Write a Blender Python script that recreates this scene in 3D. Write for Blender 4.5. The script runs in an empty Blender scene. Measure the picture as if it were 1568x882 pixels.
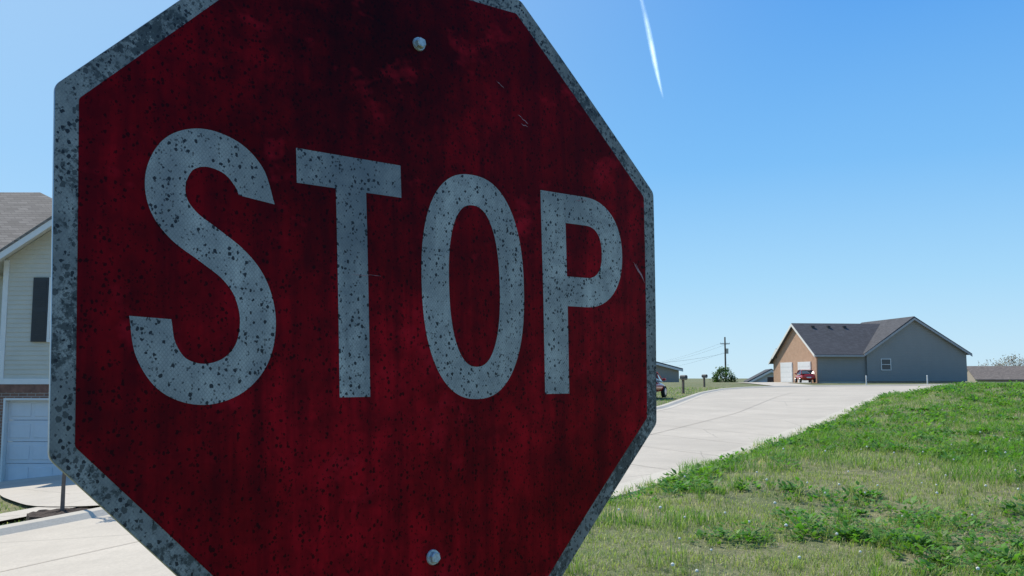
import bpy, bmesh, math, random
import numpy as np
from mathutils import Vector, Matrix, Euler
random.seed(7); rng=np.random.default_rng(11)
scene=bpy.context.scene
CAMH=1.75
# ------------------------------------------------------------ materials
def newmat(name):
    m=bpy.data.materials.new(name); m.use_nodes=True
    nt=m.node_tree; nt.nodes.clear()
    out=nt.nodes.new('ShaderNodeOutputMaterial')
    b=nt.nodes.new('ShaderNodeBsdfPrincipled')
    nt.links.new(b.outputs[0],out.inputs[0])
    return m,nt,b,out
class G:
    def __init__(s,nt): s.nt=nt
    def n(s,t,**k):
        x=s.nt.nodes.new(t)
        for a,v in k.items(): setattr(x,a,v)
        return x
    def l(s,a,b): s.nt.links.new(a,b)
    def obj(s): return s.n('ShaderNodeTexCoord').outputs['Object']
    def mapv(s,v,scale=(1,1,1),rot=(0,0,0)):
        m=s.n('ShaderNodeMapping'); m.inputs['Scale'].default_value=scale; m.inputs['Rotation'].default_value=rot
        s.l(v,m.inputs[0]); return m.outputs[0]
    def noise(s,v,scale,detail=4,rough=.6,dist=0):
        x=s.n('ShaderNodeTexNoise'); x.inputs['Scale'].default_value=scale; x.inputs['Detail'].default_value=detail
        x.inputs['Roughness'].default_value=rough; x.inputs['Distortion'].default_value=dist
        s.l(v,x.inputs['Vector']); return x.outputs['Fac']
    def ramp(s,f,stops,interp='LINEAR'):
        r=s.n('ShaderNodeValToRGB'); r.color_ramp.interpolation=interp
        e=r.color_ramp.elements
        while len(e)<len(stops): e.new(.5)
        for i,(p,c) in enumerate(stops):
            e[i].position=p; e[i].color=(c,c,c,1) if isinstance(c,(int,float)) else (*c,1)
        s.l(f,r.inputs[0]); return r.outputs[0]
    def mix(s,f,a,b,mode='MIX'):
        m=s.n('ShaderNodeMix',data_type='RGBA',blend_type=mode)
        for inp,val in ((m.inputs[0],f),(m.inputs[6],a),(m.inputs[7],b)):
            if hasattr(val,'is_output'): s.l(val,inp)
            elif isinstance(val,(int,float)): inp.default_value=val
            else: inp.default_value=(*val,1)
        return m.outputs[2]
    def math(s,op,a,b=0,c=None):
        m=s.n('ShaderNodeMath',operation=op)
        for i,val in enumerate((a,b) if c is None else (a,b,c)):
            if hasattr(val,'is_output'): s.l(val,m.inputs[i])
            else: m.inputs[i].default_value=val
        return m.outputs[0]
    def bump(s,h,strength,dist,bsdf):
        b=s.n('ShaderNodeBump'); b.inputs['Strength'].default_value=strength; b.inputs['Distance'].default_value=dist
        s.l(h,b.inputs['Height']); s.l(b.outputs[0],bsdf.inputs['Normal'])
def simple(name,col,rough=.7,metal=0,var=.12,scale=3,bump=0):
    m,nt,b,o=newmat(name); g=G(nt)
    v=g.noise(g.obj(),scale,4)
    lo=tuple(c*(1-var) for c in col); hi=tuple(min(1,c*(1+var)) for c in col)
    g.l(g.ramp(v,[(.3,lo),(.7,hi)]),b.inputs['Base Color'])
    b.inputs['Roughness'].default_value=rough; b.inputs['Metallic'].default_value=metal
    if bump: g.bump(v,bump,.01,b)
    return m
def specks(g,v,scale,thr,keep):
    """random dark specks: voronoi cells, some of them kept"""
    x=g.n('ShaderNodeTexVoronoi'); x.inputs['Scale'].default_value=scale; x.inputs['Randomness'].default_value=1
    g.l(v,x.inputs['Vector'])
    sep=g.n('ShaderNodeSeparateColor'); g.l(x.outputs['Color'],sep.inputs[0])
    size=g.math('MULTIPLY',sep.outputs[1],thr)
    d=g.math('LESS_THAN',x.outputs['Distance'],size)
    k=g.math('GREATER_THAN',sep.outputs[0],1-keep)
    return g.math('MULTIPLY',d,k)
def sign_mat(name,kind):
    m,nt,b,o=newmat(name); g=G(nt); v=g.obj()
    wn=g.n('ShaderNodeTexNoise'); wn.inputs['Scale'].default_value=420; wn.inputs['Detail'].default_value=1; g.l(v,wn.inputs['Vector'])
    sc=g.n('ShaderNodeVectorMath',operation='SCALE'); g.l(wn.outputs['Color'],sc.inputs[0]); sc.inputs['Scale'].default_value=.0028
    ad=g.n('ShaderNodeVectorMath',operation='ADD'); g.l(v,ad.inputs[0]); g.l(sc.outputs[0],ad.inputs[1]); vw=ad.outputs[0]
    flat=g.mapv(vw,(1,0,.85)); flat0=g.mapv(v,(1,0,1))
    s1=specks(g,flat,260,.43,.55); s2=specks(g,flat,480,.5,.4)
    sp=g.math('MAXIMUM',s1,g.math('MULTIPLY',s2,.75))
    streak=g.noise(g.mapv(v,(28,1,2.2)),1.6,3,.65)
    big=g.noise(flat0,5.5,2,.55); med=g.noise(flat0,34,3,.7); fine=g.noise(flat0,190,1,.7)
    if kind!='red':
        sp=g.math('MAXIMUM',sp,specks(g,flat,120,.19,.2))
        br=g.n('ShaderNodeTexVoronoi',feature='DISTANCE_TO_EDGE'); br.inputs['Scale'].default_value=400; br.inputs['Randomness'].default_value=.35
        g.l(g.mapv(flat0,(1,1,.8),(0,.785,0)),br.inputs['Vector'])
        lat=g.ramp(br.outputs['Distance'],[(.0,0.0),(.2,1.0)])
    if kind=='red':
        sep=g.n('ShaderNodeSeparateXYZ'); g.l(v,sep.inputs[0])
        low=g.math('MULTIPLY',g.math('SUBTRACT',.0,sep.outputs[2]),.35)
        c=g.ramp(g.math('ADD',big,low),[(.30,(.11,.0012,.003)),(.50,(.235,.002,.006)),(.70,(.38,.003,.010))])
        c=g.mix(g.ramp(med,[(.35,.6),(.6,0)]),c,(.070,.0015,.004))
        c=g.mix(g.ramp(streak,[(.38,.55),(.58,0)]),c,(.052,.001,.004))
        dx=g.math('MULTIPLY',g.math('ADD',sep.outputs[0],.075),4.3); dz=g.math('MULTIPLY',g.math('SUBTRACT',sep.outputs[2],.34),2.5)
        r=g.math('SQRT',g.math('ADD',g.math('MULTIPLY',dx,dx),g.math('MULTIPLY',dz,dz)))
        r=g.math('ADD',r,g.math('MULTIPLY',g.math('SUBTRACT',med,.5),.9))
        c=g.mix(g.ramp(r,[(.1,.85),(.9,0)]),c,(.018,.002,.003))
        f=g.noise(g.mapv(v,(7,1,9),(0,.5,0)),1.3,4,.7)
        c=g.mix(g.ramp(f,[(.58,0),(.75,.75)]),c,(.50,.008,.02))  # random brighter red patches: hotspots and reflection painted into the colour
        c=g.mix(g.math('MULTIPLY',sp,.8),c,(.012,.002,.003))
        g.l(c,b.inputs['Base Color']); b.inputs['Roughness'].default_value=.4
        b.inputs['Specular IOR Level'].default_value=.05
    else:
        base=(.56,.54,.475) if kind=='letter' else (.43,.42,.37)
        dark=(.21,.21,.20) if kind=='letter' else (.12,.12,.11)
        c=g.ramp(big,[(.35,tuple(x*.6 for x in base)),(.62,base)])
        c=g.mix(g.ramp(med,[(.33,.7),(.62,0)]),c,dark)
        c=g.mix(g.ramp(streak,[(.35,.5),(.6,0)]),c,dark)
        c=g.mix(g.math('MULTIPLY',g.math('SUBTRACT',1,lat),.5),c,(.13,.14,.145))
        if kind=='letter':   # darker around the T, most at its top, fading downward
            sep=g.n('ShaderNodeSeparateXYZ'); g.l(v,sep.inputs[0])
            q=g.math('ABSOLUTE',g.math('MULTIPLY',g.math('ADD',sep.outputs[0],.07),7.5))
            q=g.math('ADD',q,g.math('MULTIPLY',g.math('SUBTRACT',.14,sep.outputs[2]),2.2))
            q=g.math('ADD',q,g.math('MULTIPLY',g.math('SUBTRACT',med,.5),.8))
            c=g.mix(g.ramp(q,[(.1,.7),(.9,0)]),c,(.10,.115,.125))
        if kind=='border':
            lich=g.noise(flat0,95,4,.8); zone=g.noise(flat0,11,2,.5)
            q=g.math('ADD',lich,g.math('MULTIPLY',g.math('SUBTRACT',zone,.5),.8))
            c=g.mix(g.ramp(q,[(.51,0),(.61,.88)]),c,(.045,.05,.046))
            s4=specks(g,flat,230,.6,.5); c=g.mix(g.math('MULTIPLY',s4,.75),c,(.03,.033,.03))
        c=g.mix(g.math('MULTIPLY',sp,.96),c,(.013,.014,.016))
        g.l(c,b.inputs['Base Color']); b.inputs['Roughness'].default_value=.5
        b.inputs['Specular IOR Level'].default_value=.3
    g.bump(fine,.2,.0005,b)
    return m
def brick_mat(name,c1,c2,mortar,rot=False):
    m,nt,b,o=newmat(name); g=G(nt)
    sep=g.n('ShaderNodeSeparateXYZ'); g.l(g.obj(),sep.inputs[0])
    cb=g.n('ShaderNodeCombineXYZ'); g.l(g.math('ADD',sep.outputs[0],sep.outputs[1]),cb.inputs[0]); g.l(sep.outputs[2],cb.inputs[1])
    t=g.n('ShaderNodeTexBrick'); g.l(cb.outputs[0],t.inputs[0]); t.inputs['Scale'].default_value=1
    t.inputs['Brick Width'].default_value=.21; t.inputs['Row Height'].default_value=.075; t.inputs['Mortar Size'].default_value=.008
    t.inputs['Color1'].default_value=(*c1,1); t.inputs['Color2'].default_value=(*c2,1); t.inputs['Mortar'].default_value=(*mortar,1)
    n=g.noise(g.obj(),2.5,4); c=g.mix(g.ramp(n,[(.3,.35),(.7,0)]),t.outputs[0],tuple(x*.5 for x in c1))
    g.l(c,b.inputs['Base Color']); b.inputs['Roughness'].default_value=.9
    g.bump(t.outputs['Fac'],-.5,.01,b); return m
def shingle_mat(name,col):
    m,nt,b,o=newmat(name); g=G(nt)
    sep=g.n('ShaderNodeSeparateXYZ'); g.l(g.obj(),sep.inputs[0])
    cb=g.n('ShaderNodeCombineXYZ'); g.l(g.math('ADD',sep.outputs[0],sep.outputs[1]),cb.inputs[0]); g.l(sep.outputs[2],cb.inputs[1])
    t=g.n('ShaderNodeTexBrick'); g.l(cb.outputs[0],t.inputs[0]); t.inputs['Scale'].default_value=1
    t.inputs['Brick Width'].default_value=.3; t.inputs['Row Height'].default_value=.085; t.inputs['Mortar Size'].default_value=.006
    t.inputs['Color1'].default_value=(*[x*.75 for x in col],1); t.inputs['Color2'].default_value=(*[x*1.25 for x in col],1); t.inputs['Mortar'].default_value=(*[x*.4 for x in col],1)
    n=g.noise(g.obj(),6,4,.7); c=g.mix(g.ramp(n,[(.35,.4),(.65,0)]),t.outputs[0],tuple(x*.6 for x in col))
    g.l(c,b.inputs['Base Color']); b.inputs['Roughness'].default_value=.92; return m
def lap_mat(name,col,step=.12):
    m,nt,b,o=newmat(name); g=G(nt)
    sep=g.n('ShaderNodeSeparateXYZ'); g.l(g.obj(),sep.inputs[0])
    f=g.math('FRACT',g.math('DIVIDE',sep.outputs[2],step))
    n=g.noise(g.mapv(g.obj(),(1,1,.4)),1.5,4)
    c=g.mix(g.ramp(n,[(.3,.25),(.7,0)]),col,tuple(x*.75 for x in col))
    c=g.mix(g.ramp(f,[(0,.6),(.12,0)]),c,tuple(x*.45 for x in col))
    g.l(c,b.inputs['Base Color']); b.inputs['Roughness'].default_value=.6
    g.bump(f,.6,.02,b); return m
def concrete_mat(name,col,joint=None,crack=True):
    m,nt,b,o=newmat(name); g=G(nt); v=g.obj()
    big=g.noise(v,.35,3,.6); fine=g.noise(v,25,3,.75); med=g.noise(v,3,4,.6)
    c=g.ramp(big,[(.3,tuple(x*.86 for x in col)),(.7,tuple(x*1.08 for x in col))])
    c=g.mix(g.ramp(med,[(.35,.3),(.6,0)]),c,tuple(x*.76 for x in col))
    c=g.mix(g.ramp(fine,[(.35,.4),(.65,0)]),c,tuple(x*.65 for x in col))
    if crack:
        x=g.n('ShaderNodeTexVoronoi',feature='DISTANCE_TO_EDGE'); x.inputs['Scale'].default_value=.22
        wn=g.n('ShaderNodeTexNoise'); wn.inputs['Scale'].default_value=1.5; wn.inputs['Detail'].default_value=4; g.l(v,wn.inputs['Vector'])
        mm=g.mix(.12,v,wn.outputs['Color'],'ADD'); g.l(mm,x.inputs['Vector'])
        c=g.mix(g.ramp(x.outputs['Distance'],[(.0,.6),(.004,0)]),c,tuple(x*.4 for x in col))
    g.l(c,b.inputs['Base Color']); b.inputs['Roughness'].default_value=.9
    g.bump(fine,.3,.01,b); return m
def foliage_mat(name,trans=.4):
    m,nt,b,o=newmat(name); g=G(nt)
    a=g.n('ShaderNodeAttribute',attribute_name='tint')
    tr=g.n('ShaderNodeBsdfTranslucent'); g.l(g.mix(1,a.outputs['Color'],(1.25,1.4,.7),'MULTIPLY'),tr.inputs[0])
    g.l(a.outputs['Color'],b.inputs['Base Color']); b.inputs['Roughness'].default_value=.5
    b.inputs['Specular IOR Level'].default_value=.35
    mx=g.n('ShaderNodeMixShader'); mx.inputs[0].default_value=trans
    g.l(b.outputs[0],mx.inputs[1]); g.l(tr.outputs[0],mx.inputs[2]); g.l(mx.outputs[0],o.inputs[0]); return m
# ------------------------------------------------------------ mesh helpers
def empty(name,loc=(0,0,0),rot=(0,0,0)):
    e=bpy.data.objects.new(name,None); scene.collection.objects.link(e); e.location=loc; e.rotation_euler=rot; e.empty_display_size=.2
    return e
def mesh(name,verts,faces,mat=None,parent=None,smooth=False,loc=None,rot=None):
    me=bpy.data.meshes.new(name); me.from_pydata([tuple(v) for v in verts],[],[tuple(f) for f in faces]); me.update()
    ob=bpy.data.objects.new(name,me); scene.collection.objects.link(ob)
    if mat: me.materials.append(mat)
    if parent: ob.parent=parent
    if smooth:
        for p in me.polygons:p.use_smooth=True
    if loc: ob.location=loc
    if rot: ob.rotation_euler=rot
    return ob
def box(name,a,b,mat,parent=None,bevel=0):
    x0,y0,z0=a;x1,y1,z1=b
    v=[(x0,y0,z0),(x1,y0,z0),(x1,y1,z0),(x0,y1,z0),(x0,y0,z1),(x1,y0,z1),(x1,y1,z1),(x0,y1,z1)]
    f=[(0,3,2,1),(4,5,6,7),(0,1,5,4),(1,2,6,5),(2,3,7,6),(3,0,4,7)]
    ob=mesh(name,v,f,mat,parent)
    if bevel:
        m=ob.modifiers.new('b','BEVEL'); m.width=bevel; m.segments=2
    return ob
def fixn(ob):
    bm=bmesh.new();bm.from_mesh(ob.data);bmesh.ops.recalc_face_normals(bm,faces=bm.faces);bm.to_mesh(ob.data);bm.free(); return ob
def prism(name,poly,y0,y1,mat,parent=None,axis='y'):
    n=len(poly)
    if axis=='y': v=[(p[0],y0,p[1]) for p in poly]+[(p[0],y1,p[1]) for p in poly]
    elif axis=='x': v=[(y0,p[0],p[1]) for p in poly]+[(y1,p[0],p[1]) for p in poly]
    else: v=[(p[0],p[1],y0) for p in poly]+[(p[0],p[1],y1) for p in poly]
    f=[tuple(range(n)),tuple(range(2*n-1,n-1,-1))]+[(i,i+n,(i+1)%n+n,(i+1)%n) for i in range(n)]
    return fixn(mesh(name,v,f,mat,parent))
def slab(name,quad,th,mat,parent=None):
    n=len(quad); v=[Vector(q) for q in quad]; v2=[q-Vector((0,0,th)) for q in v]
    f=[tuple(range(n)),tuple(range(2*n-1,n-1,-1))]+[(i,i+n,(i+1)%n+n,(i+1)%n) for i in range(n)]
    return fixn(mesh(name,v+v2,f,mat,parent))
def tube(pts,radii,n=6):
    V=[];F=[]
    for i,p in enumerate(pts):
        p=Vector(p); d=(Vector(pts[min(i+1,len(pts)-1)])-Vector(pts[max(i-1,0)])).normalized()
        a=d.orthogonal().normalized(); b=d.cross(a)
        for k in range(n):
            t=2*math.pi*k/n; V.append(p+(a*math.cos(t)+b*math.sin(t))*radii[i])
        if i:
            for k in range(n):
                o=(i-1)*n; F.append((o+k,o+(k+1)%n,o+n+(k+1)%n,o+n+k))
    F.append(tuple(range(n-1,-1,-1))); F.append(tuple(range(len(V)-n,len(V))))
    return V,F
def fastmesh(name,V,quads,tris,tint,mat,parent=None):
    me=bpy.data.meshes.new(name)
    nv=len(V); me.vertices.add(nv); me.vertices.foreach_set('co',np.asarray(V,dtype=np.float32).ravel())
    q=np.asarray(quads,dtype=np.int32).reshape(-1,4); t=np.asarray(tris,dtype=np.int32).reshape(-1,3)
    loops=np.concatenate([q.ravel(),t.ravel()]); me.loops.add(len(loops)); me.loops.foreach_set('vertex_index',loops)
    me.polygons.add(len(q)+len(t))
    st=np.concatenate([np.arange(len(q))*4,len(q)*4+np.arange(len(t))*3]).astype(np.int32)
    me.polygons.foreach_set('loop_start',st)
    me.update(calc_edges=True)
    if tint is not None:
        at=me.color_attributes.new('tint','FLOAT_COLOR','POINT')
        c=np.ones((nv,4),dtype=np.float32); c[:,:3]=tint; at.data.foreach_set('color',c.ravel())
    me.materials.append(mat)
    ob=bpy.data.objects.new(name,me); scene.collection.objects.link(ob)
    if parent: ob.parent=parent
    return ob
def leaves_geo(P,h,wb,wm,yaw,lean,col,midf=.55,up=None):
    n=len(P); cx=np.cos(yaw); sx=np.sin(yaw)
    side=np.stack([-sx,cx,np.zeros(n)],1); fwd=np.stack([cx,sx,np.zeros(n)],1); z=np.array([0,0,1.])
    b0=P-side*wb[:,None]/2; b1=P+side*wb[:,None]/2
    mid=P+fwd*(lean*.38)[:,None]+z*(h*midf*1.12)[:,None]
    m0=mid-side*wm[:,None]/2; m1=mid+side*wm[:,None]/2
    tip=P+fwd*lean[:,None]+z*h[:,None]
    V=np.stack([b0,b1,m0,m1,tip],1).reshape(-1,3)
    o=(np.arange(n)*5)[:,None]
    Q=o+np.array([[0,1,3,2]]); T=o+np.array([[2,3,4]])
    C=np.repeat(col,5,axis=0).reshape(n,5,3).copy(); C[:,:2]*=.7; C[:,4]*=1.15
    return V,Q,T,C.reshape(-1,3)
_lat=rng.random((256,256))
def vnoise(x,y,s):
    x=x*s+500;y=y*s+500
    xi=np.floor(x).astype(int);yi=np.floor(y).astype(int);fx=x-xi;fy=y-yi
    fx=fx*fx*(3-2*fx);fy=fy*fy*(3-2*fy)
    g=lambda a,b:_lat[a%256,b%256]
    return (g(xi,yi)*(1-fx)+g(xi+1,yi)*fx)*(1-fy)+(g(xi,yi+1)*(1-fx)+g(xi+1,yi+1)*fx)*fy
def fbm(x,y,s): return (vnoise(x,y,s)+.5*vnoise(x,y,s*2.1)+.25*vnoise(x,y,s*4.3))/1.75
# ------------------------------------------------------------ terrain
def sstep(t): t=np.clip(t,0,1); return t*t*(3-2*t)
EY=[-30,-1,3.5,7,10,13.9,20.2,32.5,56.4,60,63.5,66]
EX=[-28,-8,-5,-2.8,-.8,1.72,5.15,11.3,22.6,24.8,28,34]
def xedge(y): return np.interp(y,EY,EX)
def terr(x,y):
    x=np.asarray(x,float);y=np.asarray(y,float)
    z=.014*np.clip(y-12,0,63)+.27*sstep((y-75)/15)
    z=z-4.2*sstep((y-104)/110)
    l=np.clip(-(x+2),0,12); l=np.where(l<1.5,l*l/3,l-.75)
    z=z-.105*l*sstep((90-y)/40)
    dx=x-xedge(y)
    z=z+.62*sstep(dx/5)*np.exp(-((y-52)/17)**2)*sstep((y-14)/20)
    z=z+.16*sstep((dx+.1)/1.3)*sstep((y-4)/6)*sstep((62-y)/20)
    return z
def grow(a,b,step,far,k=1.22):
    c=list(np.arange(a,b+1e-6,step)); s=step
    lo=[];x=a
    while x>-far: s*=k; x-=s; lo.append(x)
    s=step;hi=[];x=b
    while x<far: s*=k; x+=s; hi.append(x)
    return np.array(lo[::-1]+c+hi)
xs=grow(-22,50,.5,2500); ys=grow(-4,100,.5,3000)
X,Y=np.meshgrid(xs,ys); Z=terr(X,Y)
dx=X-xedge(Y); Z=Z+(fbm(X,Y,.7)-.5)*.16*sstep((dx-.6)/1.5)*((Y<60))
V=np.stack([X,Y,Z],2).reshape(-1,3); nx=len(xs);ny=len(ys)
ii,jj=np.meshgrid(np.arange(nx-1),np.arange(ny-1)); a=(jj*nx+ii).ravel()
Q=np.stack([a,a+1,a+nx+1,a+nx],1)
m,nt,b,o=newmat('soil_and_turf'); g=G(nt); v=g.obj()
n1=g.noise(v,.5,3,.65); n2=g.noise(v,3,4,.7); n3=g.noise(v,30,3,.75)
c=g.ramp(n2,[(.3,(.10,.13,.04)),(.5,(.20,.20,.085)),(.7,(.34,.29,.18))])
c=g.mix(g.ramp(n1,[(.35,.6),(.6,0)]),c,(.09,.15,.035))
c=g.mix(g.ramp(n3,[(.35,.6),(.6,0)]),c,(.08,.065,.035))
g.l(c,b.inputs['Base Color']); b.inputs['Roughness'].default_value=.95; g.bump(n3,.6,.04,b)
ground=fastmesh('ground',V,Q,np.zeros((0,3)),None,m)
for p in ground.data.polygons: p.use_smooth=True
# ------------------------------------------------------------ road
def resample(P,n):
    P=np.array(P,float); d=np.r_[0,np.cumsum(np.linalg.norm(np.diff(P,axis=0),axis=1))]
    t=np.linspace(0,d[-1],n); R=np.stack([np.interp(t,d,P[:,i]) for i in range(2)],1)
    k=max(3,n//40)
    for _ in range(k):
        R[1:-1]=(R[:-2]+2*R[1:-1]+R[2:])/4
    return R
near=[(-28,-30),(-8,-1),(-5,3.5),(-2.8,7),(-.8,10),(1.72,13.9),(5.15,20.2),(11.3,32.5),(16.5,43.5),(22.6,56.4),(24.8,60),(28,63.5),(34,66),(70,70)]
far=[(-45,-20),(-20,-4),(-14,4),(-9.6,10),(-7.2,12.8),(-6.1,13.9),(-3,18),(.2,25),(3.2,32),(6.4,39.7),(12,58.9),(15.3,67.8),(18.5,73),(23,77.5),(29.2,79.5),(36,81),(70,85)]
def strip(name,A,B,n,m,off,mat,parent=None):
    A=resample(A,n) if not isinstance(A,np.ndarray) else A; B=resample(B,n) if not isinstance(B,np.ndarray) else B
    t=np.linspace(0,1,m)[None,:,None]; P=A[:,None,:]*(1-t)+B[:,None,:]*t
    z=terr(P[...,0],P[...,1])+off; V=np.concatenate([P,z[...,None]],2).reshape(-1,3)
    ii,jj=np.meshgrid(np.arange(m-1),np.arange(n-1)); a=(jj*m+ii).ravel()
    ob=fastmesh(name,V,np.stack([a,a+1,a+m+1,a+m],1),np.zeros((0,3)),None,mat,parent)
    bm=bmesh.new();bm.from_mesh(ob.data)
    if sum(f.normal.z for f in bm.faces)<0: bmesh.ops.reverse_faces(bm,faces=bm.faces)
    bm.to_mesh(ob.data);bm.free()
    return ob
NA=resample(near,260); FA=resample(far,260)
road_m=concrete_mat('road_concrete',(.54,.475,.385))
curb_m=concrete_mat('curb_concrete',(.58,.52,.42),crack=False)
walk_m=concrete_mat('walk_concrete',(.55,.49,.405),crack=True)
strip('road',NA,FA,260,16,.03,road_m)
def normals(P):
    d=np.gradient(P,axis=0); d/=np.linalg.norm(d,axis=1)[:,None]; return np.stack([-d[:,1],d[:,0]],1)
def curb(name,P,side,s=1):
    N=normals(P)*side
    prof=[(-.42,.034),(-.18,.034+.011*s),(-.06,.034+.086*s),(.10,.034+.10*s),(.13,.034+.086*s),(.14,-.05)]
    V=[];m=len(prof)
    for i in range(len(P)):
        for o_,h in prof:
            q=P[i]+N[i]*o_; V.append((q[0],q[1],float(terr(P[i][0],P[i][1]))+h))
    F=[]
    for i in range(len(P)-1):
        for k in range(m-1):
            a=i*m+k; F.append((a,a+1,a+m+1,a+m))
    return fixn(mesh(name,V,F,curb_m))
curb('curb',NA,-1,.06); curb('curb',FA,1)
NF=normals(FA)
sel=slice(40,120)
strip('sidewalk',(FA+NF*1.5)[sel],(FA+NF*2.7)[sel],80,4,.06,walk_m)
strip('driveway',[(-12.7,23.2),(-10.3,18.8),(-8.1,15.8),(-6.3,14.7),(-5.5,14.65)],[(-7.4,23.2),(-6,20),(-4.8,17.8),(-4.2,17.3),(-3.6,17.2)],24,10,.075,walk_m)
strip('driveway',[(28.4,99),(22,93),(22.5,77.6)],[(29.0,92),(26,88),(26.5,78.8)],24,10,.05,walk_m)
jm=simple('tar_joint',(.37,.32,.26),.9)
JV=[];JF=[]
for i in range(20,255,5):
    A=NA[i];B=FA[i]; d=(FA[i]-NA[i]); t=np.array([-d[1],d[0]])/np.linalg.norm(d)*.009
    o=len(JV)
    for k in range(9):
        p=A+d*(.05+.9*k/8)
        for s in (-1,1):
            q=p+t*s; JV.append((q[0],q[1],float(terr(q[0],q[1]))+.036))
        if k: b_=o+2*(k-1); JF.append((b_,b_+1,b_+3,b_+2))
C_=(NA+FA)/2; NC=normals(C_)
o=len(JV)
for i in range(len(C_)):
    for s in (-1,1):
        q=C_[i]+NC[i]*.011*s; JV.append((q[0],q[1],float(terr(q[0],q[1]))+.037))
    if i: b_=o+2*(i-1); JF.append((b_,b_+1,b_+3,b_+2))
mesh('road_joints',JV,JF,jm)
# ------------------------------------------------------------ stop sign
YAW,RY,RX=.7112,-.0039,-.0492
SC=Vector((-.0956,.9955,CAMH+.092))
sign=empty('stop_sign',SC,(0,0,0))
sign.rotation_mode='QUATERNION'
sign.rotation_quaternion=(Matrix.Rotation(YAW,3,'Z')@Matrix.Rotation(RX,3,'X')@Matrix.Rotation(RY,3,'Y')).to_quaternion()
def warp(s,t): return -.0513*s*s-.1447*s*t+.0513*t*t
S=.75;A2=S/2;B2=S*.20711
def octo(inset,rad,seg=6):
    a=A2-inset; b=a*.41421
    c=[(a,b),(b,a),(-b,a),(-a,b),(-a,-b),(-b,-a),(b,-a),(a,-b)]
    out=[]
    for i in range(8):
        p=Vector(c[i]);u=(Vector(c[i-1])-p).normalized();w_=(Vector(c[(i+1)%8])-p).normalized()
        tl=rad*math.tan(math.radians(22.5))
        p0=p+u*tl;p1=p+w_*tl
        for k in range(seg+1):
            t=k/seg; q=p0*(1-t)**2+p*2*t*(1-t)+p1*t*t; out.append((q.x,q.y))
    return out
def flat_piece(name,polys,yoff,mat,cuts=14,solid=0):
    bm=bmesh.new()
    for P in polys:
        vs=[bm.verts.new((x,0,z)) for x,z in P]; bm.faces.new(vs)
    for k in range(-cuts,cuts+1):
        c=k*A2/cuts+.0007
        for no in ((1,0,0),(0,0,1)):
            bmesh.ops.bisect_plane(bm,geom=bm.verts[:]+bm.edges[:]+bm.faces[:],plane_co=(c if no[0] else 0,0,c if no[2] else 0),plane_no=no)
    for v in bm.verts: v.co.y=warp(v.co.x,v.co.z)+yoff
    bmesh.ops.remove_doubles(bm,verts=bm.verts,dist=1e-6)
    bmesh.ops.recalc_face_normals(bm,faces=bm.faces)
    for f in bm.faces:
        if f.normal.y>0: f.normal_flip()
        f.smooth=True
    me=bpy.data.meshes.new(name);bm.to_mesh(me);bm.free();me.materials.append(mat)
    ob=bpy.data.objects.new(name,me);scene.collection.objects.link(ob);ob.parent=sign
    if solid:
        md=ob.modifiers.new('s','SOLIDIFY');md.thickness=solid;md.offset=-1
    return ob
alu=simple('aluminium_plate',(.5,.51,.52),.4,.9,.1,20)
red_m=sign_mat('sign_red','red'); let_m=sign_mat('sign_letter','letter'); bor_m=sign_mat('sign_border','border')
flat_piece('plate',[octo(0,.013)],0,alu,solid=.0022)
flat_piece('border_sheeting',[octo(.0004,.013)],-.0003,bor_m)
flat_piece('red_field',[octo(.0195,.006)],-.0006,red_m)
def cat(P,n=8):
    P=[Vector(p) for p in P]; P=[P[0]*2-P[1]]+P+[P[-1]*2-P[-2]]; out=[]
    for i in range(1,len(P)-2):
        for k in range(n):
            t=k/n;p0,p1,p2,p3=P[i-1:i+3]
            out.append(.5*((2*p1)+(p2-p0)*t+(2*p0-5*p1+4*p2-p3)*t*t+(3*p1-p0-3*p2+p3)*t**3))
    out.append(P[-2]);return out
def stroke(P,w,flatends=False):
    polys=[];L=[];R=[];N=len(P)
    for i,p in enumerate(P):
        d=(P[min(i+1,N-1)]-P[max(i-1,0)]).normalized(); n=Vector((-d.y,d.x))
        if flatends:
            e=min(i,N-1-i); k=max(0,1-e/7)
            n=(n*(1-k)+Vector((-1 if d.y>0 else 1,.04 if i>9 else .12))*k)
            if k==0: n.normalize()
        n=n*w/2
        L.append(p+n);R.append(p-n)
    for i in range(N-1):
        polys.append([tuple(L[i]),tuple(L[i+1]),tuple(R[i+1]),tuple(R[i])])
    return polys
sp=[(-193.5,78),(-202.5,101),(-220,116.5),(-246,121.5),(-269,111.5),(-281,88),(-279,64),(-265,45),(-241,29),(-217,12),(-201,-9),(-194,-38),(-200,-69),(-219,-90),(-247,-98),(-274,-90),(-290,-68),(-295,-40)]
Sp=cat([(x/1000,y/1000) for x,y in sp])
YL=-.0010
flat_piece('letter_S',stroke(Sp,.0365,True),YL,let_m,cuts=2)
mm=lambda L:[(x/1000,y/1000) for x,y in L]
flat_piece('letter_T',[mm([(-151,137),(-151,101),(-107,101),(-107,137)]),mm([(-107,137),(-107,-112),(-71,-112),(-71,101),(-71,137)]),mm([(-71,137),(-71,101),(-27,101),(-27,137)])],YL,let_m,cuts=6)
def sup(cx,cy,a,b,e,n=72):
    o=[]
    for k in range(n):
        t=2*math.pi*k/n;c,s=math.cos(t),math.sin(t)
        o.append((cx+a*abs(c)**(2/e)*(1 if c>=0 else -1),cy+b*abs(s)**(2/e)*(1 if s>=0 else -1)))
    return o
oo=sup(.070,.0115,.0735,.1285,2.35);oi=sup(.070,.0115,.0365,.0925,2.35)
flat_piece('letter_O',[[oo[k],oo[(k+1)%72],oi[(k+1)%72],oi[k]] for k in range(72)],YL,let_m,cuts=2)
pb=[Vector((.214,.1165)),Vector((.232,.1165))]
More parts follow.
